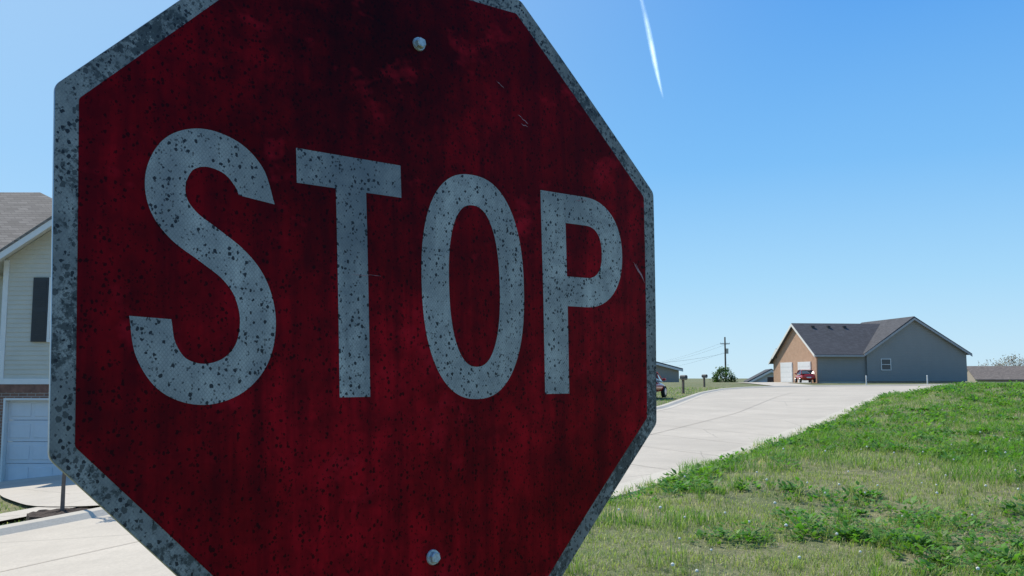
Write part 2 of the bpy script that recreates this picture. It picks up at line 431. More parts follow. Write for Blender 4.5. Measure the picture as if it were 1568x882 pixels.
for k in range(0,25):
    t=math.pi/2-math.pi*k/24
    c,s=math.cos(t),math.sin(t); pb.append(Vector((.246+.0475*abs(c)**(2/2.3),.0645+.052*abs(s)**(2/2.3)*(1 if s>=0 else -1))))
pb+=[Vector((.232,.0125)),Vector((.214,.0125))]
flat_piece('letter_P',[mm([(174,135),(174,-113),(214,-113),(214,135)])]+stroke(pb,.037),YL,let_m,cuts=2)
scf=simple('scuff_scratch',(.34,.16,.16),.6,0,.4,300)
random.seed(5)
def scuff(cx,cz,L,ang,w):
    P=[];n=7
    for k in range(n):
        t=(k/(n-1)-.5)*L; P.append(Vector((cx+math.cos(ang)*t+random.uniform(-.0007,.0007),cz+math.sin(ang)*t+random.uniform(-.0007,.0007))))
    LL=[];RR=[]
    for i,p in enumerate(P):
        ww=w*math.sin(math.pi*(i+.3)/(n-.4))*random.uniform(.4,1.2)
        nn=Vector((-math.sin(ang),math.cos(ang)))*ww/2; LL.append(p+nn);RR.append(p-nn)
    return [[tuple(LL[i]),tuple(LL[i+1]),tuple(RR[i+1]),tuple(RR[i])] for i in range(n-1)]
pl=[]
for a_ in [(.150,.220,.018,-.5,.0014),(.152,.213,.010,-.2,.001),(.117,.258,.014,-.6,.0010),(.345,.043,.03,-1.0,.0025),(.338,.05,.02,-.9,.0015),(.24,.13,.02,.1,.0008),(-.075,.013,.04,0.02,.0005)]:
    pl+=scuff(*a_)
flat_piece('scuffs',pl,-.0014,scf,cuts=1)
zinc=simple('zinc_bolt',(.42,.47,.48),.45,.35,.35,250)
for (bx,bz) in ((.003,.283),(.006,-.281)):
    y0=warp(bx,bz)
    V,F=tube([(bx,y0-.0006,bz),(bx,y0-.0026,bz)],[.0082,.0076],20); mesh('washer',V,F,zinc,sign)
    V,F=tube([(bx,y0-.0026,bz),(bx,y0-.0068,bz),(bx,y0-.0078,bz)],[.0062,.0062,.0052],6); mesh('bolt_head',V,F,zinc,sign)
    V,F=tube([(bx,y0+.003,bz),(bx,y0+.05,bz)],[.0035,.0035],8); mesh('bolt_shank',V,F,zinc,sign)
galv=simple('galvanised_post',(.33,.35,.34),.5,.7,.25,15)
prof=[(-.04,.012),(-.04,.016),(-.022,.016),(-.016,.045),(.016,.045),(.022,.016),(.04,.016),(.04,.012),(.019,.012),(.013,.041),(-.013,.041),(-.019,.012)]
prism('post',prof,-2.2,.33,galv,sign,axis='z')
# ------------------------------------------------------------ left house (two storeys)
brick_d=brick_mat('brick_brown',(.27,.135,.09),(.19,.10,.07),(.36,.33,.28))
brick_l=brick_mat('brick_tan',(.45,.25,.15),(.37,.20,.12),(.48,.41,.33))
siding_m=simple('vinyl_siding_cream',(.52,.49,.40),.6,0,.05,2)
trim=simple('white_trim',(.68,.67,.63),.5,0,.04,4)
door_m=simple('garage_door_white',(.62,.62,.62),.5,0,.04,3)
shing_b=shingle_mat('shingles_brown',(.20,.175,.15))
shing_d=shingle_mat('shingles_dark',(.075,.075,.082))
shutter_m=simple('shutter_black',(.02,.022,.025),.45,0,.1,5)
mg,nt,b,o=newmat('window_glass'); b.inputs['Base Color'].default_value=(.03,.04,.05,1); b.inputs['Roughness'].default_value=.06
glass=mg
gz=-.92
H=empty('suburban_house',(0,0,0))
yf=22.9
def laps(name,xa,xb,z0,ztop,y,parent,step=.115,apex=None):
    V=[];F=[];z=z0
    while True:
        z1=z+step
        if apex is None:
            if z>=ztop: break
            l,r=xa,xb; z1=min(z1,ztop)
        else:
            ze,sl=apex
            if z1<=ze: l,r=xa,xb
            else:
                k=(z1-ze)/sl; l,r=xa+k,xb-k
                if l>=r: break
        o=len(V)
        V+= [(l,y-.016,z),(r,y-.016,z),(r,y-.002,z1),(l,y-.002,z1),(l,y,z),(r,y,z)]
        F+= [(o,o+1,o+2,o+3),(o+4,o+5,o+1,o)]
        z=z1
    return mesh(name,V,F,siding_m,parent)
xl,xr=-12.7,-6.0; ez=gz+5.6; slp=.68; ax=(xl+xr)/2; az=ez+slp*(xr-xl)/2
box('brick_pier_l',(-17,yf,-1.6),(-12.55,yf+.25,gz+2.49),brick_d,H)
box('brick_pier_r',(-7.65,yf,-1.6),(xr,yf+.25,gz+2.49),brick_d,H)
box('brick_lintel',(-12.55,yf,gz+2.15),(-7.65,yf+.25,gz+2.49),brick_d,H)
box('soldier_course',(-17,yf-.012,gz+2.30),(xr+.01,yf-.001,gz+2.485),simple('soldier_brick',(.20,.10,.07),.9,0,.3,6),H)
box('band_board',(-17,yf-.03,gz+2.492),(xr+.02,yf+.2,gz+2.63),trim,H)
box('garage_core',(-12.6,yf+.6,-1.5),(xr-.02,31,gz+2.5),brick_d,H)
for r_ in range(4):
    z0=gz+.02+r_*.53
    box('garage_door_section',(-12.5,yf+.14,z0),(-7.7,yf+.18,z0+.522),door_m,H,.008)
    for c_ in range(8):
        x0=-12.43+c_*.595
        box('garage_door_panel',(x0,yf+.125,z0+.09),(x0+.5,yf+.142,z0+.43),door_m,H,.012)
box('jamb_l',(-12.549,yf-.02,gz-.1),(-12.5,yf+.2,gz+2.149),trim,H); box('jamb_r',(-7.7,yf-.02,gz-.1),(-7.651,yf+.2,gz+2.149),trim,H)
box('jamb_top',(-12.499,yf-.02,gz+2.10),(-7.701,yf+.2,gz+2.149),trim,H)
prism('wing_core',[(xl,gz+2.6),(xr,gz+2.6),(xr,ez),(ax,az),(xl,ez)],yf+.02,31,siding_m,H)
laps('siding',xl,xr,gz+2.63,0,yf+.018,H,apex=(ez,slp))
box('corner_board',(xl-.02,yf-.012,gz+2.631),(xl+.11,yf+.10,ez-.02),trim,H)
box('upper_wall_core',(-19,yf+1.0,gz+2.6),(xl-.01,31,ez),siding_m,H)
laps('siding_recess',-19,xl-.02,gz+2.63,ez,yf+.99,H)
box('porch_roof',(-17,yf+.2,gz+2.63),(xl-.03,yf+.97,gz+2.68),shing_b,H)
def window(x0,x1,z0,z1,y,par,sh=.38):
    box('window_glass',(x0,y-.02,z0),(x1,y-.015,z1),glass,par)
    for a,b_ in (((x0-.07,z0-.07),(x0,z1+.07)),((x1,z0-.07),(x1+.07,z1+.07)),((x0+.001,z1),(x1-.001,z1+.07)),((x0+.001,z0-.07),(x1-.001,z0)),((x0+.001,(z0+z1)/2-.025),(x1-.001,(z0+z1)/2+.025))):
        box('window_frame',(a[0],y-.06,a[1]),(b_[0],y-.01,b_[1]),trim,par)
    if sh:
        for sx in (x0-.08-sh,x1+.08):
            box('shutter',(sx,y-.055,z0-.06),(sx+sh,y-.02,z1+.06),shutter_m,par,.006)
            k=z0
            while k<z1-.02:
                if abs(k-(z0+z1)/2)>.06: box('louvre',(sx+.05,y-.065,k),(sx+sh-.05,y-.054,k+.028),shutter_m,par)
                k+=.055
window(-11.47,-10.5,gz+3.6,gz+5.08,yf,H,.39)
window(-8.2,-7.3,gz+3.6,gz+5.08,yf,H,.39)
ov=.42; fo=.45
def roofpair(pre,xl,xr,ax,ez,az,y0,y1,ov,mat,par,th=.07,fasc=.17):
    s=(az-ez)/(ax-xl)
    L=[(xl-ov,y0,ez-s*ov+.12),(ax,y0,az+.12),(ax,y1,az+.12),(xl-ov,y1,ez-s*ov+.12)]
    R=[(ax,y0,az+.12),(xr+ov,y0,ez-s*ov+.12),(xr+ov,y1,ez-s*ov+.12),(ax,y1,az+.12)]
    slab(pre+'_roof_l',L,th,mat,par); slab(pre+'_roof_r',R,th,mat,par)
    for nm,(p,q) in (('l',((xl-ov,ez-s*ov),(ax,az))),('r',((ax,az),(xr+ov,ez-s*ov)))):
        prism(pre+'_rake_'+nm,[(p[0],p[1]+.048),(q[0],q[1]+.048),(q[0],q[1]+.048-fasc),(p[0],p[1]+.048-fasc)],y0+.012,y0+.045,trim,par)
        prism(pre+'_soffit_'+nm,[(p[0],p[1]+.045),(q[0],q[1]+.045),(q[0],q[1]+.02),(p[0],p[1]+.02)],y0+.046,y1-.01,trim,par)
    box(pre+'_gutter_l',(xl-ov-.1,y0+.02,ez-s*ov-.06),(xl-ov-.002,y1,ez-s*ov+.06),trim,par)
    box(pre+'_gutter_r',(xr+ov+.002,y0+.02,ez-s*ov-.06),(xr+ov+.1,y1,ez-s*ov+.06),trim,par)
roofpair('wing',xl,xr,ax,ez,az,yf-fo,31.5,ov,shing_b,H)
rz=7.28; e0=ez-.05
c1=(-22,yf+.55,e0);c2=(-9.2,yf+.55,e0);c3=(-9.2,31.6,e0);c4=(-22,31.6,e0);r1=(-22,27.3,rz);r2=(-14.2,27.3,rz)
slab('hip_front',[c1,c2,r2,r1],.1,shing_b,H); slab('hip_side',[c2,c3,r2],.1,shing_b,H); slab('hip_back',[c3,c4,r1,r2],.1,shing_b,H)
box('main_fascia',(-22,yf+.52,e0-.2),(xl-.45,yf+.549,e0-.01),trim,H)
# ------------------------------------------------------------ right ranch house
R=empty('ranch_house',(29.8,90,1.12),(0,0,math.radians(6.5)))
sid_g=lap_mat('siding_grey',(.26,.26,.245),.16)
Lh=15.3;Wd=9.6;eh=2.95;Lm=11.0
box('foundation',(.05,.05,-1),(Lh-.05,Wd-.05,.2),curb_m,R)
prism('main_body',[(0,.2),(Wd,.2),(Wd,eh),(Wd/2,6.0),(0,eh)],.0,9.0,sid_g,R,axis='x')
prism('brick_front',[(-.01,.0),(Wd+.01,.0),(Wd+.01,eh),(Wd/2,6.0),(-.01,eh)],-.14,-.002,brick_l,R,axis='x')
slab('main_roof_near',[(-.5,-.45,eh-.15),(4.75,-.45,eh-.15),(9.3,Wd/2,6.15),(-.5,Wd/2,6.15)],.16,shing_d,R)
slab('main_roof_far',[(-.5,Wd/2,6.15),(9.3,Wd/2,6.15),(9.3,Wd+.45,eh-.15),(-.5,Wd+.45,eh-.15)],.16,shing_d,R)
prism('front_rake',[(-.45,eh-.18),(Wd/2,6.1),(Wd+.45,eh-.18),(Wd+.45,eh-.42),(Wd/2,5.84),(-.45,eh-.42)],-.54,-.505,trim,R,axis='x')
gx0,gx1=4.9,Lh+.0; ga=(gx0+gx1)/2-.3
prism('cross_gable',[(gx0,.2),(gx1,.2),(gx1,eh+.1),(ga,6.45),(gx0,eh+.1)],-.25,Wd+.02,sid_g,R)
sl_l=(6.45-eh-.1)/(ga-gx0); sl_r=(6.45-eh-.1)/(gx1-ga)
slab('gable_roof_l',[(gx0-.4,-.6,eh+.1-sl_l*.4+.14),(ga,-.6,6.59),(ga,Wd+.4,6.59),(gx0-.4,Wd+.4,eh+.1-sl_l*.4+.14)],.13,shing_d,R)
slab('gable_roof_r',[(ga,-.6,6.59),(gx1+.4,-.6,eh+.1-sl_r*.4+.14),(gx1+.4,Wd+.4,eh+.1-sl_r*.4+.14),(ga,Wd+.4,6.59)],.13,shing_d,R)
sid_t=simple('grey_trim',(.34,.34,.33),.6)
prism('gable_rake_l',[(gx0-.4,eh-.10),(ga,6.44),(ga,6.22),(gx0-.4,eh-.32)],-.64,-.602,sid_t,R)
prism('gable_rake_r',[(ga,6.44),(gx1+.4,eh-.10),(gx1+.4,eh-.32),(ga,6.22)],-.64,-.602,sid_t,R)
box('gutter',(-.5,-.58,eh-.36),(gx0-.42,-.46,eh-.2),sid_t,R)
window(6.4,7.3,1.35,2.35,-.25,R,0)
for vx in (1.3,3.0,4.7): box('roof_vent',(vx,Wd/2-.9,5.5),(vx+.28,Wd/2-.6,5.85),shutter_m,R)
for y0 in (1.2,5.6):
    box('garage_door',(-.22,y0,.0),(-.145,y0+3.0,2.15),door_m,R)
    for k in range(4): box('garage_panel_line',(-.235,y0+.1,.1+k*.52),(-.222,y0+2.9,.48+k*.52),door_m,R)
prism('front_wing',[(Wd+.04,.0),(Wd+3.6,.0),(Wd+3.6,2.4),(Wd+1.8,3.6),(Wd+.04,2.4)],.9,6,brick_l,R,axis='x')
slab('front_wing_roof_a',[(.5,Wd-.3,2.22),(6,Wd-.3,2.22),(6,Wd+1.8,3.75),(.5,Wd+1.8,3.75)],.14,shing_d,R)
slab('front_wing_roof_b',[(.5,Wd+1.8,3.75),(6,Wd+1.8,3.75),(6,Wd+3.95,2.22),(.5,Wd+3.95,2.22)],.14,shing_d,R)
prism('front_wing_rake',[(Wd-.3,2.2),(Wd+1.8,3.72),(Wd+3.95,2.2),(Wd+3.95,2.0),(Wd+1.8,3.5),(Wd-.3,2.0)],.46,.498,trim,R,axis='x')
# ------------------------------------------------------------ small distant houses
def small_house(loc,rot,L,W,eh,rh,wall,roof,name):
    E=empty(name,loc,(0,0,rot))
    prism('body',[(0,-2),(W,-2),(W,eh),(W/2,rh),(0,eh)],0,L,wall,E)
    s=(rh-eh)/(W/2)
    slab('roof_l',[(-.4,-.4,eh-s*.4+.15),(W/2,-.4,rh+.15),(W/2,L+.4,rh+.15),(-.4,L+.4,eh-s*.4+.15)],.14,roof,E)
    slab('roof_r',[(W/2,-.4,rh+.15),(W+.4,-.4,eh-s*.4+.15),(W+.4,L+.4,eh-s*.4+.15),(W/2,L+.4,rh+.15)],.14,roof,E)
    prism('rake',[(-.4,eh-s*.4),(W/2,rh),(W+.4,eh-s*.4),(W+.4,eh-s*.4-.25),(W/2,rh-.28),(-.4,eh-s*.4-.25)],-.45,-.402,trim,E)
    box('window_glass',(W/2-.5,-.03,1.0),(W/2+.5,-.005,2.1),glass,E)
    box('door',(W*.2,-.03,-.1),(W*.2+.9,-.005,min(2.0,eh)),door_m,E)
    return E
wht=lap_mat('siding_white',(.62,.62,.60),.16); tan=lap_mat('siding_tan',(.36,.31,.25),.16)
small_house((30.4,118,-.35),math.radians(-12),12,5.2,1.6,3.0,wht,shing_d,'white_house')
small_house((9.6,112,.75),math.radians(8),10,11.0,2.0,3.4,tan,shing_d,'tan_house')
small_house((96,144,-1.7),math.radians(80),22,9,3.1,5.1,tan,shingle_mat('shingles_taupe',(.20,.165,.14)),'brown_house')
# ------------------------------------------------------------ cars
paint,nt,b,o=newmat('car_paint_red'); b.inputs['Base Color'].default_value=(.42,.012,.015,1); b.inputs['Roughness'].default_value=.25; b.inputs['Coat Weight'].default_value=.6
rubber=simple('tyre_rubber',(.02,.02,.02),.85); chrome=simple('wheel_alloy',(.5,.5,.5),.3,.9,.05)
lampm=simple('tail_lamp',(.5,.02,.02),.2)
def car(loc,rot):
    E=empty('parked_car',loc,(0,0,rot))
    body=[(-2.2,.70,.42,.80),(-2.1,.82,.30,.95),(-1.5,.88,.24,1.00),(-.6,.90,.22,.98),(.5,.90,.22,.97),(1.3,.88,.24,.90),(1.95,.80,.28,.78),(2.2,.62,.38,.62)]
    V=[];F=[]
    for x,w,z0,z1 in body:
        zm=(z0+z1)/2
        V+=[(x,-w*.9,z0),(x,-w,zm),(x,-w*.93,z1),(x,w*.93,z1),(x,w,zm),(x,w*.9,z0)]
    for i in range(len(body)-1):
        for k in range(6):
            a=i*6+k;b_=i*6+(k+1)%6;F.append((a,b_,b_+6,a+6))
    F+=[(5,4,3,2,1,0),tuple(range(len(V)-6,len(V)))]
    ob=mesh('body',V,F,paint,E,True); md=ob.modifiers.new('s','SUBSURF');md.levels=2;md.render_levels=2
    cab=[(-1.95,.76,1.0,1.0),(-1.35,.70,.97,1.38),(-.3,.68,.95,1.46),(.35,.68,.95,1.40),(1.15,.76,.9,.93)]
    V=[];F=[]
    for x,w,z0,z1 in cab: V+=[(x,-.84,z0-.03),(x,-w,z1),(x,w,z1),(x,.84,z0-.03)]
    for i in range(len(cab)-1):
        for k in range(3): a=i*4+k;F.append((a,a+1,a+5,a+4))
    mesh('greenhouse_glass',V,F,glass,E,True)
    V=[];F=[]
    for x,w,z0,z1 in cab[1:4]: V+=[(x,-w-.01,z1-.02),(x,-w*.8,z1+.025),(x,w*.8,z1+.025),(x,w+.01,z1-.02)]
    for i in range(2):
        for k in range(3): a=i*4+k;F.append((a,a+1,a+5,a+4))
    mesh('roof_panel',V,F,paint,E,True)
    for s in (-1,1):
        for (x0,z0,x1,z1) in ((-1.95,.97,-1.35,1.39),(-.35,.96,-.35,1.46),(1.15,.92,.35,1.41)):
            V,F=tube([(x0,s*.83,z0),(x1,s*.70,z1)],[.035,.03],6); mesh('pillar',V,F,paint,E)
        for x in (-1.35,1.35):
            V,F=tube([(x,s*.72,.32),(x,s*.91,.32)],[.32,.32],20); mesh('tyre',V,F,rubber,E)
            V,F=tube([(x,s*.90,.32),(x,s*.925,.32)],[.21,.19],16); mesh('wheel',V,F,chrome,E)
        box('tail_light',(-2.2,s*.62-.13,.70),(-2.08,s*.62+.13,.86),lampm,E,.02)
        box('mirror',(.75,s*.98-.09,.95),(.9,s*.98+.09,1.08),paint,E,.02)
    box('number_plate',(-2.235,-.26,.52),(-2.2,.26,.64),trim,E)
    return E
car((28.35,89.5,float(terr(28.35,89.5))+.06),math.radians(84)).scale=(.8,.8,.85)
car((7.3,51.5,float(terr(7.3,51.5))+.05),math.radians(66))
# ------------------------------------------------------------ utility poles, mailboxes
wood=simple('weathered_wood',(.13,.10,.08),.9,0,.3,4); dark=simple('dark_metal',(.05,.05,.055),.5,.3)
def pole(x,y,ztop,h):
    E=empty('utility_pole',(x,y,ztop-h))
    V,F=tube([(0,0,0),(0,0,h)],[.19,.13],10); mesh('shaft',V,F,wood,E)
    box('crossarm',(-.8,-.07,h-1.25),(.8,.05,h-1.12),wood,E)
    for s in (-.75,-.35,.35,.75): V,F=tube([(s,0,h-1.12),(s,0,h-.95)],[.05,.04],8); mesh('insulator',V,F,chrome,E)
    V,F=tube([(.32,0,h-2.9),(.32,0,h-2.0)],[.24,.24],12); mesh('transformer',V,F,curb_m,E)
    return E
pole(37.2,161,8.7,11.5); pole(33,300,6.5,9.5)
W_=empty('power_lines')
for s,dz in ((-.75,-.3),(0,-1.9),(.75,-.3)):
    A=Vector((37.2+s,161,7.9+dz));B=Vector((33+s,300,5.8+dz)); pts=[]
    for k in range(13):
        t=k/12;p=A.lerp(B,t);p.z-=4*t*(1-t)*1.6;pts.append(p)
    V,F=tube(pts,[.012]*13,4); mesh('wire',V,F,dark,W_)
A=Vector((37.2,161,5.9));B=Vector((13,112,3.2));pts=[]
for k in range(13):
    t=k/12;p=A.lerp(B,t);p.z-=4*t*(1-t)*.4;pts.append(p)
V,F=tube(pts,[.016]*13,4); mesh('service_wire',V,F,dark,W_)
def mailbox(x,y,h):
    z=float(terr(x,y)); E=empty('mailbox',(x,y,z),(0,0,.5))
    box('post',(-.06,-.06,-.1),(.06,.06,h-.12),wood,E)
    box('arm',(-.1,-.28,h-.20),(.1,.12,h-.14),wood,E)
    P=[(-.11,0),(.11,0),(.11,.14)]+[(.11*math.cos(t),.14+.1*math.sin(t)) for t in np.linspace(.3,math.pi-.3,7)]+[(-.11,.14)]
    prism('box',[(a,b_+h-.13) for a,b_ in P],-.32,.2,dark,E)
mailbox(11.0,59.5,1.1); mailbox(16.2,78,.95)
for (x,y) in ((31.2,81.5),(36.8,82.0)):
    z=float(terr(x,y)); V,F=tube([(0,0,0),(0,0,.85),(0,0,.9)],[.06,.06,.02],8)
    E=empty('utility_pedestal',(x,y,z)); mesh('stub',V,F,trim,E); V,F=tube([(0,0,-.05),(0,0,.1)],[.12,.1],8); mesh('base',V,F,curb_m,E)
# ------------------------------------------------------------ trees
def branch(V,F,p,d,L,r,depth,spread,taper=.62,n=5,up=.15):
    pts=[p];rad=[r];k=4;cur=Vector(p);dd=Vector(d).normalized()
    for i in range(k):
        dd=(dd+Vector((random.gauss(0,.09),random.gauss(0,.09),random.gauss(0,.05)+up*.15))).normalized()
        cur=cur+dd*L/k;pts.append(cur.copy());rad.append(r*(1-(i+1)/k*(1-taper)))
    v,f=tube(pts,rad,n);o=len(V);V+=v;F+=[tuple(a+o for a in q) for q in f]
    ends=[cur.copy()]
    if depth>0:
        for j in range(random.randint(3,4)):
            t=random.uniform(.4,1);idx=min(k,max(1,int(t*k)));b=pts[idx]
            q=Vector((random.gauss(0,1),random.gauss(0,1),random.gauss(0,.5))).normalized()
            nd=(dd+q*spread+Vector((0,0,up))).normalized()
            ends+=branch(V,F,b,nd,L*random.uniform(.55,.75),rad[idx]*.6,depth-1,spread,taper,max(3,n-1),up)
    return ends
bark=simple('bark',(.16,.125,.10),.95,0,.25,12)
leafm=foliage_mat('leaf_mat',.35)
def leafcloud(centers,per,rad,size,col):
    C=np.repeat(np.array(centers),per,axis=0);n=len(C)
    P=C+rng.normal(0,rad,(n,3));yaw=rng.random(n)*6.28
    sz=size*rng.uniform(.6,1.3,n); tint=np.array(col)[None]*rng.uniform(.5,1.5,(n,1))
    h=sz*rng.uniform(-.6,1,n)
    return leaves_geo(P,h,sz*.3,sz*.8,yaw,sz*.9,tint)
sx,sy=-6.88,14.35; sz_=float(terr(sx,sy))
T=empty('young_tree',(sx,sy,sz_))
random.seed(3);V=[];F=[]
v,f=tube([(0,0,-.1),(.0,0,.5),(.02,.0,1.1),(.03,0,1.7)],[.036,.03,.027,.024],8);V+=v;F+=f
ends=[]
for k in range(7):
    z=1.15+k*.13; a=k*2.4
    ends+=branch(V,F,Vector((.03,0,z)),(math.cos(a)*.30+.12,math.sin(a)*.5,1),.55,.010,1,.22,n=5,up=.4)
mesh('trunk_and_limbs',V,F,bark,T)
ends=[e for e in ends if e.x>-.12]
gv=leafcloud([tuple(e) for e in ends],14,.05,.05,(.08,.13,.03)); fastmesh('foliage',*gv,leafm,T)
mul=simple('mulch',(.05,.032,.022),.95,0,.5,60,.8)
M=empty('mulch_ring',(sx,sy,sz_))
V=[];F=[];nr=40
for r_,hh in ((.50,-.02),(.49,.085),(.44,.095),(.38,.07),(.22,.10),(.04,.12)):
    for k in range(nr):
        t=2*math.pi*k/nr;rr=r_*(1+.03*math.sin(3*t)+random.uniform(-.02,.02));V.append((rr*math.cos(t),rr*math.sin(t),hh+random.uniform(-.012,.012)))
for i in range(5):
    for k in range(nr): a=i*nr+k;b_=i*nr+(k+1)%nr;F.append((a,b_,b_+nr,a+nr))
mesh('mulch',V,F,mul,M)
ex,ey=27.6,120.0;E_=empty('green_tree',(ex,ey,float(terr(ex,ey))-.95))
random.seed(9);V=[];F=[];ends=branch(V,F,Vector((0,0,-.2)),(0,0,1),1.4,.16,2,.8,n=6,up=.3);mesh('trunk_and_limbs',V,F,bark,E_)
cen=[]
for k in range(95):
    q=rng.normal(0,1,3);q/=np.linalg.norm(q);q*=rng.uniform(.5,1)**.5;cen.append((q[0]*1.5,q[1]*1.5,1.6+q[2]*1.35))
fastmesh('foliage',*leafcloud(cen,26,.2,.22,(.08,.15,.035)),leafm,E_)
random.seed(21);V=[];F=[];BE=[]
for k in range(38):
    x=random.uniform(90,140);y=random.uniform(165,200);z=float(terr(x,y))-.3
    h=random.uniform(3.3,4.6)
    BE+=branch(V,F,Vector((x,y,z)),(random.gauss(0,.08),0,1),h,.2,4,.85,n=4,up=.12)
twig=simple('bare_twigs',(.24,.19,.165),.95)
TL=mesh('bare_tree_line',V,F,twig)
fastmesh('twig_haze',*leafcloud([tuple(e) for e in BE],4,.35,.26,(.24,.19,.15)),leafm,TL)
# ------------------------------------------------------------ grass
gm=foliage_mat('grass_mat',.45)
def infar(x,y):
    yy=[p[1] for p in FA];xx=[p[0] for p in FA]
    return x<np.interp(y,yy,xx)-.15
def make_grass(n,dmin,dmax,r0,r1,k=1.5):
    u=rng.random(n); e=2-k
    d=(dmin**e+u*(dmax**e-dmin**e))**(1/e)
    return rng.uniform(r0,r1,n)*d,d
COL=dict(l=np.array((.15,.29,.04)),y=np.array((.31,.37,.11)),s=np.array((.60,.53,.36)),w=np.array((.085,.24,.03)))
def relief(x,y):
    dx=x-xedge(y); return terr(x,y)+(fbm(x,y,.7)-.5)*.16*sstep((dx-.6)/1.5)*(y<60)
N=330000
x,y=make_grass(N,5.0,70,-.2,.80,1.68)
dx=x-xedge(y); edge=-.22+.5*vnoise(x,y,1.3)*vnoise(x+9,y,4.)*1.6
k=(dx>edge)&(y<66); x=x[k];y=y[k];d=y
f1=fbm(x,y,.55); f2=fbm(x+37,y+11,1.5); f3=fbm(x-20,y+60,.22)
bare=sstep((f2-.50)/.14)*.95
keep=rng.random(len(x))>bare*.5
x=x[keep];y=y[keep];d=d[keep];f1=f1[keep];f2=f2[keep];f3=f3[keep];bare=bare[keep]
n=len(x)
t=sstep((f1-.35)/.3)[:,None]
col=COL['l']*(t)+COL['y']*(1-t)
dry=(rng.random(n)<(.14+.7*bare+.12*sstep((f3-.5)/.2)))[:,None]
col=np.where(dry,COL['s']*rng.uniform(.6,1.15,(n,1)),col)*rng.uniform(.7,1.25,(n,1))
sc=(d/9)**.42
h=(.04+.085*sstep((f1-.3)/.4))*rng.uniform(.6,1.5,n)*np.where(dry[:,0],.6,1)*np.minimum(sc,1.5)
w=.0058*rng.uniform(.7,1.4,n)*sc
P=np.stack([x,y,relief(x,y)-.005+.03*(x-xedge(y)<.2)],1)
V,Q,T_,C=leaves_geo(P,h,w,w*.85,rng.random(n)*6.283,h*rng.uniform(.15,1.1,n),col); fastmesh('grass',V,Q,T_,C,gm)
# broad-leaf weed clumps
nc=2900
x,y=make_grass(nc,5.5,55,-.15,.8,1.45)
dx=x-xedge(y);f=fbm(x,y,.45);k=(dx>.25)&(f>.36)&(y<62);x=x[k];y=y[k]
cs=rng.uniform(.07,.30,len(x))*np.minimum((y/9)**.3,1.6)
per=60
xx=np.repeat(x,per);yy=np.repeat(y,per);ss=np.repeat(cs,per);n=len(xx)
rr=ss*np.sqrt(rng.random(n));an=rng.random(n)*6.283
lob=1+.3*np.sin(an*3+np.repeat(rng.random(len(x))*6,per))
px=xx+rr*lob*np.cos(an);py=yy+rr*lob*np.sin(an)
dome=(1-(rr/ss)**2)*ss*.6+.02
P=np.stack([px,py,relief(px,py)+dome*rng.uniform(.25,1,n)],1)
L=rng.uniform(.025,.07,n)*np.repeat(rng.uniform(.7,1.5,len(x)),per)*np.minimum((yy/9)**.45,2.0)
hue=np.repeat(rng.uniform(0,1,len(x)),per)[:,None]
col=(COL['w']*(1-hue)+COL['l']*hue)*rng.uniform(.6,1.35,(n,1))
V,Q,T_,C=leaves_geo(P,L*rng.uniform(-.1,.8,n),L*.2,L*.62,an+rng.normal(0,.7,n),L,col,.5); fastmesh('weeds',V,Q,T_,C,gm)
nc=420
x,y=make_grass(nc,6,50,-.1,.8,1.3);dx=x-xedge(y);k=(dx>.15)&(y<60);x=x[k];y=y[k];per=26
xx=np.repeat(x,per)+rng.normal(0,.035,len(x)*per);yy=np.repeat(y,per)+rng.normal(0,.035,len(x)*per);n=len(xx)
h=np.repeat(rng.uniform(.10,.26,len(x)),per)*rng.uniform(.5,1.1,n);w=.006*(yy/9)**.45
tt=np.repeat(rng.random(len(x)),per)[:,None];col=(COL['l']*(1-tt)+COL['y']*tt)*rng.uniform(.7,1.3,(n,1))
P=np.stack([xx,yy,relief(xx,yy)-.005],1)
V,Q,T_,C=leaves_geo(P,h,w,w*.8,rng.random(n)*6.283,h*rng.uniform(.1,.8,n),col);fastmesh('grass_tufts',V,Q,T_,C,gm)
# dry litter lying flat
x,y=make_grass(42000,5.5,45,-.15,.8,1.6);dx=x-xedge(y);k=(dx>.0)&(rng.random(len(x))<.25+sstep((fbm(x+37,y+11,1.5)-.42)/.15));x=x[k];y=y[k];n=len(x)
L_=rng.uniform(.03,.12,n);w=.0045*(y/9)**.5*np.ones(n)
col=COL['s']*rng.uniform(.35,1.25,(n,1))
V,Q,T_,C=leaves_geo(np.stack([x,y,relief(x,y)+rng.uniform(.003,.04,n)],1),rng.uniform(-.01,.02,n),w,w,rng.random(n)*6.283,L_,col);fastmesh('dry_grass_litter',V,Q,T_,C,gm)
# lawn across the road
N=60000
x,y=make_grass(N,9,75,-.62,.30,1.2);k=infar(x,y)
def distfar(x,y):
    out=np.full(len(x),1e9)
    for i in range(0,len(FA),2): out=np.minimum(out,(x-FA[i][0])**2+(y-FA[i][1])**2)
    return np.sqrt(out)
x=x[k];y=y[k];D=distfar(x,y);k=(D>.2)&~((D>1.42)&(D<2.78)&(y<40));x=x[k];y=y[k]
def indrive(x,y):
    l=np.interp(y,[14.6,15.8,18.8,23.2],[-6.1,-8.1,-10.3,-12.7]);r=np.interp(y,[17.4,17.8,20,23.2],[-3.6,-4.8,-6,-7.4])
    return (y>13.6)&(y<23.4)&(x>l-.05)&(x<r+.05)
k=~indrive(x,y)&((x-sx)**2+(y-sy)**2>.27)&~((y>22.8)&(x<-5));x=x[k];y=y[k];n=len(x)
h=.06*rng.uniform(.6,1.4,n)*np.minimum((y/14)**.3,1.4);w=.012*(y/14)**.6
t=sstep((fbm(x,y,.6)-.35)/.3)[:,None];col=(COL['l']*t+COL['y']*(1-t))*rng.uniform(.7,1.3,(n,1));dry=(rng.random(n)<.2)[:,None];col=np.where(dry,COL['s']*.8,col)
